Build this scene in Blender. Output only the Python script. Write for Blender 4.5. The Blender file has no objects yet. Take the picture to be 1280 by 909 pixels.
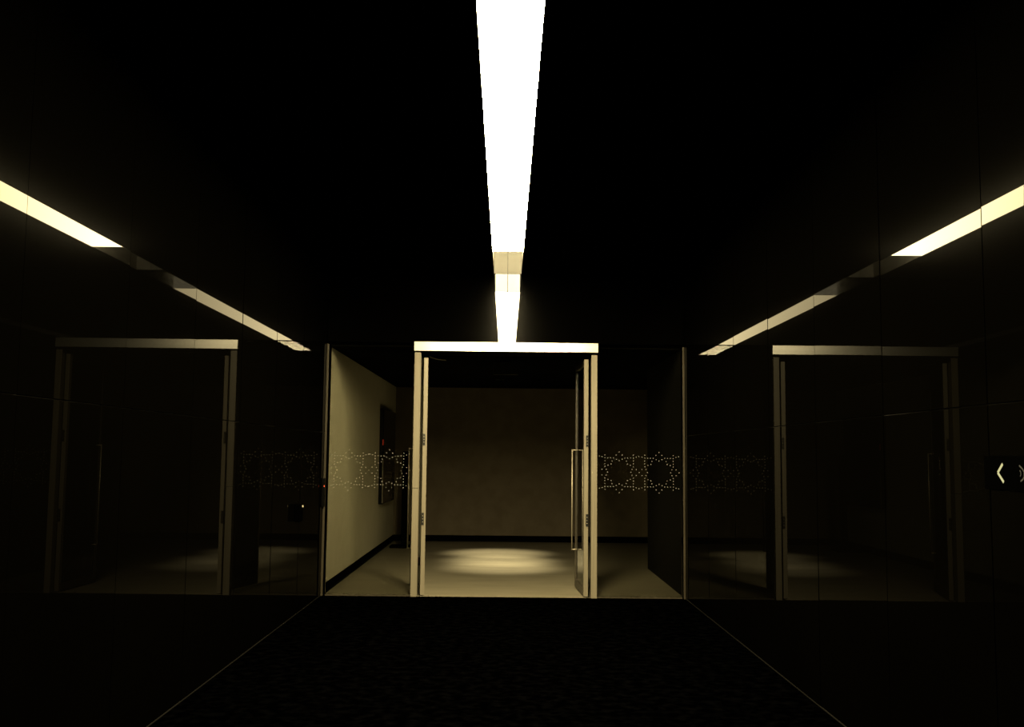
import bpy, bmesh, math, random
from mathutils import Vector, Matrix
random.seed(4)
sc = bpy.context.scene
COL = sc.collection

# ------------------------------------------------------------ camera, world, exposure
F_PX, YAW, PITCH, ROLL = 1250.0, 0.0052, 0.0912, 0.0100
fwd = Vector((math.sin(YAW)*math.cos(PITCH), math.cos(YAW)*math.cos(PITCH), math.sin(PITCH)))
r0 = Vector((math.cos(YAW), -math.sin(YAW), 0)); u0 = r0.cross(fwd)
rt = math.cos(ROLL)*r0 + math.sin(ROLL)*u0; up = -math.sin(ROLL)*r0 + math.cos(ROLL)*u0
cam_d = bpy.data.cameras.new('camera'); cam = bpy.data.objects.new('camera', cam_d); COL.objects.link(cam)
M = Matrix((rt, up, -fwd)).transposed().to_4x4(); M.translation = Vector((0, -9.904, 1.3806))
cam.matrix_world = M
cam_d.sensor_fit = 'HORIZONTAL'; cam_d.sensor_width = 36; cam_d.lens = 36*F_PX/1280
cam_d.clip_start = 0.05; cam_d.clip_end = 60
sc.camera = cam
w = bpy.data.worlds.new('night'); sc.world = w; w.use_nodes = True
w.node_tree.nodes['Background'].inputs[0].default_value = (0, 0, 0, 1)
w.node_tree.nodes['Background'].inputs[1].default_value = 0
vs = sc.view_settings; vs.view_transform = 'Standard'; vs.look = 'None'; vs.exposure = 0.0; vs.gamma = 1.0
vs.use_curve_mapping = False

WARM = (1.0, 0.81, 0.42)
STRIP = 180.0        # radiance of the lit ceiling diffuser
def spot(name, loc, target, power, ang, blend, size=0.05, col=(1, .84, .50)):
    d = bpy.data.lights.new(name, 'SPOT'); o = bpy.data.objects.new(name, d); COL.objects.link(o)
    o.location = loc; d.energy = power; d.spot_size = math.radians(ang); d.spot_blend = blend
    d.shadow_soft_size = size; d.color = col
    o.rotation_euler = (Vector(target)-Vector(loc)).to_track_quat('-Z', 'Y').to_euler()
    return o
SPOTS = [(-0.03, 2.60, 600), (-0.05, 3.35, 680), (-0.10, 4.35, 660)]
for (sx, sy, pw) in SPOTS:
    spot('downlight_lamp', (sx, sy, 2.425), (sx, sy, 0), pw, 42, 1.0, .16)

# ------------------------------------------------------------ materials
def mat(name, color=(.5, .5, .5), rough=.5, metal=0, ior=1.45, spec=None, coat=0, emit=None, es=1.0):
    m = bpy.data.materials.new(name); m.use_nodes = True
    b = m.node_tree.nodes['Principled BSDF']
    b.inputs['Base Color'].default_value = (*color, 1); b.inputs['Roughness'].default_value = rough
    b.inputs['Metallic'].default_value = metal; b.inputs['IOR'].default_value = ior
    if spec is not None: b.inputs['Specular IOR Level'].default_value = spec
    if coat: b.inputs['Coat Weight'].default_value = coat
    if emit:
        b.inputs['Emission Color'].default_value = (*emit, 1); b.inputs['Emission Strength'].default_value = es
    return m
def nodes(m): return m.node_tree.nodes, m.node_tree.links, m.node_tree.nodes['Principled BSDF']
def noise_color(m, scale, c1, c2, lo=.35, hi=.65, detail=4, stretch=None, bump=0, bscale=None):
    N, L, b = nodes(m)
    tc = N.new('ShaderNodeTexCoord'); src = tc.outputs['Object']
    if stretch:
        mp = N.new('ShaderNodeMapping'); mp.inputs['Scale'].default_value = stretch
        L.new(src, mp.inputs[0]); src = mp.outputs[0]
    n = N.new('ShaderNodeTexNoise'); n.inputs['Scale'].default_value = scale; n.inputs['Detail'].default_value = detail
    L.new(src, n.inputs['Vector'])
    cr = N.new('ShaderNodeValToRGB'); cr.color_ramp.elements[0].position = lo; cr.color_ramp.elements[1].position = hi
    cr.color_ramp.elements[0].color = (*c1, 1); cr.color_ramp.elements[1].color = (*c2, 1)
    L.new(n.outputs['Fac'], cr.inputs[0]); L.new(cr.outputs[0], b.inputs['Base Color'])
    if bump:
        n2 = N.new('ShaderNodeTexNoise'); n2.inputs['Scale'].default_value = bscale or scale*3
        L.new(src, n2.inputs['Vector'])
        bp = N.new('ShaderNodeBump'); bp.inputs['Strength'].default_value = bump; bp.inputs['Distance'].default_value = .005
        L.new(n2.outputs['Fac'], bp.inputs['Height']); L.new(bp.outputs[0], b.inputs['Normal'])
    return m

# polished black wall panels: clear thin mirror layer of low index plus a faint wide haze
def black_gloss(name, base, ior, haze, haze_rough=.16):
    m = bpy.data.materials.new(name); m.use_nodes = True; N = m.node_tree.nodes; L = m.node_tree.links
    N.clear(); out = N.new('ShaderNodeOutputMaterial')
    df = N.new('ShaderNodeBsdfDiffuse')
    tc = N.new('ShaderNodeTexCoord'); n = N.new('ShaderNodeTexNoise'); n.inputs['Scale'].default_value = 1.3
    cr = N.new('ShaderNodeValToRGB')
    cr.color_ramp.elements[0].color = (*[c*.8 for c in base], 1); cr.color_ramp.elements[1].color = (*[c*1.2 for c in base], 1)
    L.new(tc.outputs['Object'], n.inputs['Vector']); L.new(n.outputs['Fac'], cr.inputs[0]); L.new(cr.outputs[0], df.inputs['Color'])
    hz = N.new('ShaderNodeBsdfGlossy'); hz.inputs['Roughness'].default_value = haze_rough; hz.inputs['Color'].default_value = (haze, haze, haze, 1)
    ad = N.new('ShaderNodeAddShader'); L.new(df.outputs[0], ad.inputs[0]); L.new(hz.outputs[0], ad.inputs[1])
    gl = N.new('ShaderNodeBsdfGlossy'); gl.inputs['Roughness'].default_value = 0.0; gl.inputs['Color'].default_value = (1, 1, 1, 1)
    fr = N.new('ShaderNodeFresnel'); fr.inputs['IOR'].default_value = ior
    mx = N.new('ShaderNodeMixShader'); L.new(fr.outputs[0], mx.inputs[0]); L.new(ad.outputs[0], mx.inputs[1]); L.new(gl.outputs[0], mx.inputs[2])
    L.new(mx.outputs[0], out.inputs['Surface'])
    return m
def clear_glass(name, tint, ior=1.62):
    m = bpy.data.materials.new(name); m.use_nodes = True; N = m.node_tree.nodes; L = m.node_tree.links
    N.clear(); out = N.new('ShaderNodeOutputMaterial')
    tr = N.new('ShaderNodeBsdfTransparent'); tr.inputs[0].default_value = (*tint, 1)
    gl = N.new('ShaderNodeBsdfGlossy'); gl.inputs['Roughness'].default_value = 0.0; gl.inputs['Color'].default_value = (1, 1, 1, 1)
    fr = N.new('ShaderNodeFresnel'); fr.inputs['IOR'].default_value = ior
    mx = N.new('ShaderNodeMixShader'); L.new(fr.outputs[0], mx.inputs[0]); L.new(tr.outputs[0], mx.inputs[1]); L.new(gl.outputs[0], mx.inputs[2])
    L.new(mx.outputs[0], out.inputs['Surface'])
    return m

m_panel = black_gloss('polished black wall panel', (.0004, .00036, .00026), 1.05, .00035)
m_header = black_gloss('polished black header panel', (.0004, .00036, .00026), 1.64, .0009, .14)
m_backing = mat('dull black backing', (.0004, .0004, .0004), .9, spec=0)
m_ceil = noise_color(mat('black ceiling paint', rough=.95, spec=0), 3, (.0003,)*3, (.0006,)*3)
m_carpet = noise_color(mat('black carpet', rough=1, spec=0), 14, (.00005,)*3, (.0005, .0005, .00055), .45, .75, 8, bump=.3, bscale=300)
m_seam = mat('grey joint bead', (.004, .004, .0045), .6, spec=.2)
m_edge = mat('brushed base edge', (.0022, .002, .0015), .7, spec=.1)
m_alu = noise_color(mat('brushed champagne aluminium', rough=.42, metal=0, ior=1.5), 2, (.145, .130, .096), (.175, .157, .118), stretch=(40, 40, 1))
m_bar = noise_color(mat('satin transom metal', rough=.30, metal=.9, ior=1.5), 2, (.86, .86, .82), (.92, .92, .88), stretch=(1, 30, 30))
m_alu_shaded = noise_color(mat('shaded aluminium', rough=.4), 2, (.027, .023, .015), (.04, .034, .023), stretch=(40, 40, 1))  # darker copy of the aluminium, shade on slim posts and rails put into its colour
m_dark = mat('black anodised metal', (.004, .004, .004), .4)
m_rub = mat('black rubber gasket', (.0003, .0003, .0003), .9, spec=0)
m_steel = mat('brushed stainless steel', (.42, .38, .30), .45, metal=.5)
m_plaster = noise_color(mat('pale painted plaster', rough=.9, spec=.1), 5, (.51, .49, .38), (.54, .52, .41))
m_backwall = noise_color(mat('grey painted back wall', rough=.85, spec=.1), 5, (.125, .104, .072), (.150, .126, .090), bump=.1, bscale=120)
m_fceil = noise_color(mat('dark foyer ceiling', rough=.9, spec=0), 3, (.004, .004, .0035), (.006, .006, .005))
m_ffloor = noise_color(mat('pale polished foyer floor', rough=.42, ior=1.4, spec=.2), 1.6, (.15, .137, .10), (.18, .165, .122), stretch=(1, 4, 1))
m_skirt = mat('black skirting', (.002, .002, .0017), .8, spec=0)
m_blockw = mat('dark charcoal wall paint', (.005, .005, .0045), .7, spec=.1)
m_glass = clear_glass('clear side glass', (.96, .96, .93), 1.45)
m_dglass = clear_glass('grey tinted door glass', (.62, .61, .56), 1.45)
m_dot = mat('pale frosted dots', (.18, .18, .165), .8)
m_strip = mat('lit white diffuser', (.8, .8, .8), .5, emit=WARM, es=STRIP)
m_capglow = mat('glowing end of the diffuser', (.8, .8, .7), .5, emit=(1, .84, .5), es=27)
m_housing = mat('white painted light slot', (.86, .84, .76), .7)
m_red = mat('red indicator', (.3, .01, .01), .4, emit=(1, .12, .03), es=2.2)
m_blackgloss = mat('glossy black plastic', (.002, .002, .002), .15)
m_icon = mat('backlit pale icon', (.04, .04, .03), .7, spec=.1, emit=(.80, .78, .40), es=.62)
m_icon2 = mat('faint grey icon', (.012, .012, .010), .7, spec=.1, emit=(.3, .28, .22), es=.12)

# ------------------------------------------------------------ mesh helpers
def box(bm, x0, x1, y0, y1, z0, z1, bevel=0):
    r = bmesh.ops.create_cube(bm, size=1)
    vs_ = r['verts']
    for v in vs_:
        v.co = Vector(((x0+x1)/2+v.co.x*(x1-x0), (y0+y1)/2+v.co.y*(y1-y0), (z0+z1)/2+v.co.z*(z1-z0)))
    if bevel:
        es = list({e for v in vs_ for e in v.link_edges})
        bmesh.ops.bevel(bm, geom=es, offset=bevel, segments=2, affect='EDGES', profile=.5)
def tube(bm, pts, rad, seg=10):
    P = [Vector(p) for p in pts]; rings = []
    for i, p in enumerate(P):
        d = (P[min(i+1, len(P)-1)]-P[max(i-1, 0)]).normalized()
        a = d.cross(Vector((0, 0, 1)));
        if a.length < .1: a = d.cross(Vector((1, 0, 0)))
        a.normalize(); c = d.cross(a)
        rings.append([bm.verts.new(p+rad*(math.cos(t)*a+math.sin(t)*c)) for t in [2*math.pi*k/seg for k in range(seg)]])
    for A, B in zip(rings, rings[1:]):
        for k in range(seg): bm.faces.new((A[k], A[(k+1) % seg], B[(k+1) % seg], B[k]))
    bm.faces.new(rings[0][::-1]); bm.faces.new(rings[-1])
def disc(bm, c, axis, rad, th, seg=16):
    ax = Vector(axis).normalized(); tube(bm, [Vector(c)-ax*th/2, Vector(c)+ax*th/2], rad, seg)
def obj(name, bm, m, parent=None, smooth=False):
    me = bpy.data.meshes.new(name); bmesh.ops.recalc_face_normals(bm, faces=bm.faces); bm.to_mesh(me); bm.free()
    me.materials.append(m)
    if smooth:
        for p in me.polygons: p.use_smooth = True
    o = bpy.data.objects.new(name, me); COL.objects.link(o)
    if parent:
        o.parent = parent; o.matrix_parent_inverse = parent.matrix_world.inverted()
    return o
def B(*boxes, bevel=0):
    bm = bmesh.new()
    for b_ in boxes: box(bm, *b_, bevel=bevel)
    return bm
def empty(name, loc=(0, 0, 0), rz=0):
    o = bpy.data.objects.new(name, None); COL.objects.link(o)
    o.matrix_world = Matrix.Translation(loc) @ Matrix.Rotation(rz, 4, 'Z'); o.empty_display_size = .1
    return o
def struct(o, label=None):
    o['kind'] = 'structure'
    if label: o['label'] = label
    return o
def tag(o, label, cat, group=None):
    o['label'] = label; o['category'] = cat
    if group: o['group'] = group
    return o

XL, XR, HC, HD, YB = -1.786, 1.764, 3.19, 2.492, -11.4
HS = 1.5825
# ------------------------------------------------------------ corridor shell
struct(obj('floor', B((XL-.12, XR+.12, YB, 0.0, -.1, 0)), m_carpet), 'black speckled carpet of the corridor')
bm = B((XL-.12, -.1385, YB, 0.0, HC, HC+.26), (.1385, XR+.12, YB, 0.0, HC, HC+.26),
       (-.1385, .1385, YB, -7.78, HC, HC+.26), (-.1385, .1385, -7.78, 0.0, HC+.245, HC+.26))
struct(obj('ceiling', bm, m_ceil), 'black corridor ceiling with a slot for the light')
struct(obj('wall_back', B((XL-.12, XR+.12, YB-.12, YB, 0, HC)), m_ceil), 'black wall behind the viewer')

SEAMS = [-11.39] + [-6.25+1.02*k for k in range(-4, 6)] + [-.012]
# slight misalignment of each panel (about the vertical, about the corridor axis) in milliradians
TILT_L = {4: (-1.0, 0), 5: (-.6, .5), 6: (.6, 0), 7: (1.5, -.5), 8: (2.2, .4), 9: (1.8, 0), 10: (2.0, 0)}
TILT_R = {4: (-.6, 0), 5: (-2.8, .4), 6: (-1.2, -.4), 7: (-1.8, .6), 8: (-1.2, -.3), 9: (-1.8, 0), 10: (-1.4, 0)}
def side_wall(name, xf, sgn, tilts, label):
    root = struct(empty(name, (xf, YB, 0)), label)
    obj('backing', B((min(xf+sgn*.035, xf+sgn*.12), max(xf+sgn*.035, xf+sgn*.12), YB, 0, 0, HC)), m_backing, root)
    for i, (a, c) in enumerate(zip(SEAMS, SEAMS[1:])):
        for (z0, z1) in ((.010, HS-.003), (HS+.003, HC-.004)):
            bm = bmesh.new(); x0, x1 = sorted((xf, xf+sgn*.022)); box(bm, x0, x1, a+.002, c-.002, z0, z1)
            tz, ty = tilts.get(i, (0, 0))
            piv = Vector((xf, (a+c)/2, 1.6))
            R_ = Matrix.Rotation(tz*.001, 4, 'Z') @ Matrix.Rotation(ty*.001, 4, 'Y')
            bmesh.ops.transform(bm, matrix=Matrix.Translation(piv) @ R_ @ Matrix.Translation(-piv), verts=bm.verts)
            obj('wall_panel', bm, m_panel, root)
    x0, x1 = sorted((xf+sgn*.006, xf+sgn*.03))
    obj('joint_bead', B((x0, x1, YB, -.02, HS-.0022, HS+.0022)), m_seam, root)
    x0, x1 = sorted((xf-sgn*.004, xf+sgn*.034))
    return root
side_wall('wall_left', XL, -1, TILT_L, 'left corridor wall of polished black panels')
side_wall('wall_right', XR, 1, TILT_R, 'right corridor wall of polished black panels')
struct(obj('baseboard_left', B((XL-.03, XL+.002, YB, -.04, 0, .005)), m_edge), 'thin metal edge at the foot of the left corridor wall')
struct(obj('baseboard_right', B((XR-.002, XR+.03, YB, -.04, 0, .005)), m_edge), 'thin metal edge at the foot of the right corridor wall')

# header wall above doors and side glass
hdr = struct(empty('wall_header', (0, 0, HD)), 'polished black header panel above the glass doorway')
obj('header_panel', B((XL, -.0025, 0, .02, HD+.004, HC-.003)), m_header, hdr)
obj('header_panel', B((.0025, XR, 0, .02, HD+.004, HC-.003)), m_header, hdr)
obj('backing', B((XL-.12, XR+.12, .025, .12, HD-.0, HC+.15)), m_backing, hdr)

# ceiling light
t = tag(empty('ceiling_light', (0, -4.5, HC)), 'long white glowing strip light running down the middle of the black ceiling', 'light')
bm = bmesh.new(); n = 28; ys = [-7.76+(7.76-1.1175)*k/n for k in range(n+1)]      # one lit underside, opaque sides and top
rows = [[bm.verts.new((x, y, z)) for (x, z) in ((-.1365, HC-.002), (.1365, HC-.002), (.1365, HC+.084), (-.1365, HC+.084))] for y in ys]
for A_, B_ in zip(rows, rows[1:]):
    for k in range(4): bm.faces.new((A_[k], A_[(k+1) % 4], B_[(k+1) % 4], B_[k]))
bm.faces.new(rows[0]); bm.faces.new(rows[-1])
d = obj('diffuser', bm, m_strip, t); d.data.materials.append(m_housing)
for p in d.data.polygons: p.material_index = 0 if p.normal.z < -.5 else 1
m_strip.cycles.emission_sampling = 'FRONT'
d = obj('glowing_end', B((-.1365, .1365, -1.117, -1.111, HC+.001, HC+.226)), m_capglow, t)
d.data.materials.append(m_housing); m_capglow.cycles.emission_sampling = 'FRONT'
for p in d.data.polygons: p.material_index = 0 if p.normal.y > .5 else 1
obj('slot_lining', B((-.1380, -.1350, -1.110, -.004, HC-.001, HC+.226), (.1350, .1380, -1.110, -.004, HC-.001, HC+.226),
                     (-.1350, -.0012, -.008, -.004, HC, HC+.226), (.0012, .1350, -.008, -.004, HC, HC+.226),
                     (-.1380, .1380, -1.110, -.004, HC+.227, HC+.232)), m_housing, t)
obj('housing', B((-.137, .137, -7.77, -1.118, HC+.10, HC+.225)), m_housing, t)

# ------------------------------------------------------------ transom, posts
struct(obj('trim_1', B((-.920, .906, -.045, .02, 2.400, HD), bevel=.002), m_bar), 'bright metal transom bar above the open doorway')
struct(obj('trim_8', B((-.915, .901, -.015, .055, 2.355, 2.398)), m_rub), 'black gap below the transom bar')
def post(name, x0, x1, y0, y1, z1, label, joint=None, m_alu=m_alu):
    r = struct(empty(name, ((x0+x1)/2, 0, 0)), label)
    if joint:
        obj('post', B((x0, x1, y0, y1, 0, joint-.002), bevel=.002), m_alu, r)
        obj('post', B((x0, x1, y0, y1, joint+.002, z1), bevel=.002), m_alu, r)
    else: obj('post', B((x0, x1, y0, y1, 0, z1), bevel=.002), m_alu, r)
    return r
post('trim_2', -.914, -.850, -.035, .05, 2.385, 'left metal door jamb post', 1.045)
post('trim_3', .840, .898, -.035, .05, 2.375, 'right metal door jamb post')
post('trim_4', XL+.001, XL+.020, -.035, .03, HD-.03, 'slim metal post where left wall meets the glass', m_alu=m_alu_shaded)
post('trim_5', XR-.018, XR-.001, -.035, .03, HD-.03, 'slim metal post where right wall meets the glass', m_alu=m_alu_shaded)

# ------------------------------------------------------------ side glass panels with dotted star pattern
def star_dots(cx, cz, s=.1405):
    k = s/162.0; P = set()
    side = [(-162, -162), (-130, -162), (-97, -162), (-65, -162), (-33, -147), (0, -132), (33, -147), (65, -162), (97, -162), (130, -162)]
    extra = [(0, -229), (33, -195), (-33, -195), (81, -127), (-81, -127), (93, -93), (127, -81), (-127, -81), (-162, -195), (162, -195)]
    for q in range(4):
        a = q*math.pi/2
        for (x, y) in side+extra:
            P.add((round(x*math.cos(a)-y*math.sin(a)), round(x*math.sin(a)+y*math.cos(a))))
    for sx in (-1, 1):
        for sy in (-1, 1):
            P.add((sx*193, sy*174)); P.add((sx*224, sy*182))
    P = {p for p in P if not (abs(abs(p[0])-195) < 2 and abs(abs(p[1])-162) < 2)}
    out = []
    for p in P:
        if all((p[0]-o[0])**2+(p[1]-o[1])**2 > 150 for o in out): out.append(p)
    return [(cx+k*x, cz+k*y) for x, y in out]
def side_glass(name, x0, x1, stars, label):
    r = struct(empty(name, ((x0+x1)/2, 0, 0)), label)
    obj('pane', B((x0, x1, 0, .012, .014, HD-.006)), m_glass, r)
    obj('bottom_rail', B((x0, x1, -.006, .018, 0, .013)), m_alu_shaded, r)
    obj('top_seal', B((x0, x1, -.004, .016, HD-.005, HD+.003)), m_rub, r)
    bm = bmesh.new(); done = []
    for (cx, cz) in stars:
        for (x, z) in star_dots(cx, cz):
            if x < x0+.02 or x > x1-.012: continue
            if any((x-a)**2+(z-c)**2 < .00012 for a, c in done): continue
            done.append((x, z))
            disc(bm, (x, -.0008, z), (0, 1, 0), .0044, .001, 8)
    o = obj('dot_pattern', bm, m_dot, r); o['label'] = 'pale dots forming two eight-pointed stars'
    return r
side_glass('window_1', XL+.040, -.918, [(-1.546, 1.216), (-1.146, 1.218)], 'left fixed glass panel with dotted star pattern')
side_glass('window_2', .902, XR-.030, [(1.118, 1.221), (1.511, 1.221)], 'right fixed glass panel with dotted star pattern')
struct(obj('trim_6', B((XL+.021, XL+.039, -.01, .03, .0, HD-.006)), m_rub), 'black gasket beside left glass')
struct(obj('trim_7', B((XR-.029, XR-.019, -.01, .03, .0, HD-.006)), m_rub), 'black gasket beside right glass')

# ------------------------------------------------------------ door leaves (hinged at the jambs, standing open into the foyer)
def leaf(name, hx, mirror, ang, label):
    # local frame: leaf lies along +Y from the hinge, thickness along X
    r = struct(empty(name, (0, 0, 0)), label)
    W, T, H = .80, .021, 2.335
    hs = obj('hinge_stile', B((-T, T, .0, .05, .012, H), bevel=.002), m_alu, r)
    fs = obj('free_stile', B((-.018, .018, W-.035, W, .012, H), bevel=.002), m_alu_shaded, r)
    obj('bottom_rail', B((-.018, .018, .05, W-.035, .012, .085), bevel=.002), m_alu_shaded, r)
    obj('top_rail', B((-.018, .018, .05, W-.035, H-.06, H), bevel=.002), m_alu_shaded, r)
    obj('pane', B((-.005, .005, .05, W-.035, .085, H-.06)), m_dglass, r)
    for s in (-1, 1):
        bm = bmesh.new(); x = s*.060; y = W-.10
        tube(bm, [(x, y, .395), (x, y, 1.445)], .0065, 10)
        h = obj('handle', bm, m_steel, r, True); h['label'] = 'long slim steel pull bar'
        for z in (.402, 1.438):
            bm = bmesh.new(); tube(bm, [(s*.004, y, z), (x, y, z)], .0055, 8); obj('standoff', bm, m_steel, h, True)
    for (z0, z1) in ((1.468, 1.580), (.688, .808)):
        hb = obj('hinge', B((-.002, .024, -.004, .002, z0, z1), bevel=.001), m_dark, r); hb['label'] = 'black recessed latch plate'
        bm = bmesh.new()
        for k in (.25, .5, .75): disc(bm, (.010, -.005, z0+(z1-z0)*k), (0, 1, 0), .004, .002, 8)
        obj('screw', bm, m_steel, hb)
    r.matrix_world = Matrix.Translation((hx, .005, 0)) @ Matrix.Rotation(ang, 4, 'Z') @ Matrix.Scale(-1 if mirror else 1, 4, (1, 0, 0))
    return r
leaf('door_1', -.801, True, math.radians(13.0), 'left glazed door leaf swung open against the side glass')
leaf('door_2', .793, False, math.radians(2.6), 'right glazed door leaf standing open into the foyer')

# door closer arm
t = tag(empty('door_closer', (-.83, .06, 2.40)), 'thin bent metal door closer arm below the left end of the transom', 'door closer')
bm = bmesh.new(); tube(bm, [(-.865, .06, 2.392), (-.83, .065, 2.392), (-.80, .075, 2.386), (-.785, .09, 2.372), (-.765, .12, 2.352), (-.70, .17, 2.338), (-.62, .22, 2.333)], .006, 8)
obj('arm', bm, m_steel, t, True)
bm = bmesh.new(); disc(bm, (-.865, .06, 2.392), (0, 0, 1), .012, .02, 14); obj('pivot', bm, m_steel, t, True)
# pivots set into the floor at the door corners
for (x0, x1, lb) in ((-.83, -.665, 'flat metal floor plate at the left foot of the doorway'), (.625, .80, 'flat metal floor plate at the right foot of the doorway')):
    t = tag(empty('floor_plate', ((x0+x1)/2, .03, 0)), lb, 'floor plate')
    obj('plate', B((x0, x1, .0, .075, -.012, .004), bevel=.001), m_alu, t)
    bm = bmesh.new(); disc(bm, ((x0+x1)/2, .04, .0045), (0, 0, 1), .006, .002, 12); obj('screw', bm, m_dark, t)

# ------------------------------------------------------------ access reader, wall box, wall sign
t = tag(empty('card_reader', (XL+.02, -.1, .86)), 'black card reader with red light beside the slim post at the left glass', 'card reader')
obj('body', B((XL+.0005, XL+.024, -.125, -.045, .858, 1.136), bevel=.005), m_blackgloss, t)
obj('indicator', B((XL+.021, XL+.0262, -.118, -.108, 1.052, 1.068)), m_red, t)
t = tag(empty('wall_box', (XL, -1.3, .80)), 'small square black box low on the left black wall', 'box')
obj('body', B((XL+.0005, XL+.055, -1.35, -1.25, .80, .945), bevel=.006), m_rub, t)
bm = bmesh.new(); disc(bm, (XL+.060, -1.30, .925), (1, 0, 0), .011, .012, 14); obj('button', bm, m_steel, t, True)

t = tag(empty('touch_panel', (XR, -6.45, 1.25)), 'black touch panel with pale arrow and ring symbols at the right edge', 'touch panel')
obj('plate', B((XR-.006, XR-.0005, -6.60, -6.22, 1.275, 1.395), bevel=.001), m_rub, t)
def stroke(bm, pts, wd, x):
    for (a, c) in zip(pts, pts[1:]):
        A = Vector((0, *a)); C_ = Vector((0, *c)); d = (C_-A).normalized(); nrm = Vector((0, -d.z, d.y))*wd/2
        q = [A-nrm, C_-nrm, C_+nrm, A+nrm]; A_ = [bm.verts.new((x, v.y, v.z)) for v in q]; B_ = [bm.verts.new((x-.001, v.y, v.z)) for v in q]
        bm.faces.new(A_); bm.faces.new(B_[::-1])
        for k in range(4): bm.faces.new((A_[k], A_[(k+1) % 4], B_[(k+1) % 4], B_[k]))
bm = bmesh.new(); stroke(bm, [(-6.359, 1.366), (-6.322, 1.335), (-6.363, 1.302)], .010, XR-.006)
obj('arrow_symbol', bm, m_icon, t)
bm = bmesh.new()
stroke(bm, [(-6.474, 1.362), (-6.495, 1.350), (-6.505, 1.341), (-6.505, 1.325), (-6.497, 1.316), (-6.480, 1.308)], .005, XR-.006)
stroke(bm, [(-6.477, 1.345), (-6.483, 1.340), (-6.483, 1.330), (-6.478, 1.325)], .003, XR-.006)
obj('ring_symbol', bm, m_icon2, t)

# ------------------------------------------------------------ foyer beyond the glass
FB, FH, FR = 6.25, 2.455, 3.8
struct(obj('floor_foyer', B((XL-.12, FR, 0.0, FB, -.1, -.002)), m_ffloor), 'pale polished foyer floor')
struct(obj('ceiling_foyer', B((XL-.12, FR, .12, FB, FH, FH+.1)), m_fceil), 'dark foyer ceiling')
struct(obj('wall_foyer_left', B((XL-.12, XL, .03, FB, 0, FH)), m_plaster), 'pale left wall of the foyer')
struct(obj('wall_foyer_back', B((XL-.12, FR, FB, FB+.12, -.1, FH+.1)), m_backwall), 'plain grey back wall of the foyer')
struct(obj('wall_foyer_right', B((XR, FR, .03, 2.60, 0, FH)), m_blockw), 'dark projecting wall at the right of the foyer')
struct(obj('wall_foyer_far_right', B((FR, FR+.12, 0, FB, -.1, FH+.1)), m_blockw), 'dark far right wall of the foyer')
struct(obj('baseboard_foyer_back', B((XL+.014, FR, FB-.015, FB, -.002, .095)), m_skirt), 'black skirting along the back wall')
struct(obj('baseboard_foyer_left', B((XL, XL+.014, .03, FB-.015, -.002, .095)), m_skirt), 'black skirting along the left foyer wall')
for (sx, sy, pw), lb in zip(SPOTS, ('nearest the doorway', 'middle of the three', 'nearest the back wall')):
    t = tag(empty('downlight', (sx, sy, FH)), 'round recessed downlight in the dark foyer ceiling, '+lb, 'downlight', 'downlights over the foyer floor')
    bm = bmesh.new(); n = 24
    rings = []
    for (r_, z_) in ((.045, FH-.0005), (.062, FH-.0005), (.062, FH-.006), (.045, FH-.006)):
        rings.append([bm.verts.new((sx+r_*math.cos(2*math.pi*k/n), sy+r_*math.sin(2*math.pi*k/n), z_)) for k in range(n)])
    for a in range(4):
        A_, B_ = rings[a], rings[(a+1) % 4]
        for k in range(n): bm.faces.new((A_[k], A_[(k+1) % n], B_[(k+1) % n], B_[k]))
    obj('trim_ring', bm, m_dark, t)

t = tag(empty('hanging_sign', (0, 1.2, 2.26)), 'small dark sign box hanging from foyer ceiling inside the doorway', 'sign')
obj('case', B((-.150, .130, 1.18, 1.22, 2.27, 2.415), bevel=.004), mat('dark green grey case', (.03, .03, .02), .7, spec=.1), t)
obj('bracket', B((-.07, .05, 1.185, 1.215, 2.415, FH)), m_dark, t)

# tall black panel mounted on the left foyer wall
t = tag(empty('wall_panel_display', (XL, 5, .7)), 'tall black panel mounted on the pale left foyer wall', 'panel')
obj('case', B((XL+.0005, XL+.060, 4.25, 5.75, .67, 2.02), bevel=.01), m_blackgloss, t)
obj('edge_glint', B((XL+.052, XL+.064, 4.235, 4.249, .69, 1.30)), m_alu, t)  # pale strip added as the ceiling light's reflection on the near edge
obj('indicator', B((XL+.048, XL+.060, 4.236, 4.2495, 1.50, 1.58)), mat('dim red lamp', (.2, .01, .01), .5, emit=(.5, .03, .01), es=.25), t)

# slim black stand in the far left corner
t = tag(empty('floor_stand', (-1.50, 5.15, 0)), 'slim black floor stand on a square base in the far left foyer corner', 'stand')
obj('base', B((-1.70, -1.36, 4.98, 5.30, -.002, .03), bevel=.006), m_skirt, t)
obj('pole', B((-1.545, -1.455, 5.11, 5.19, .03, 1.42), bevel=.006), m_skirt, t)
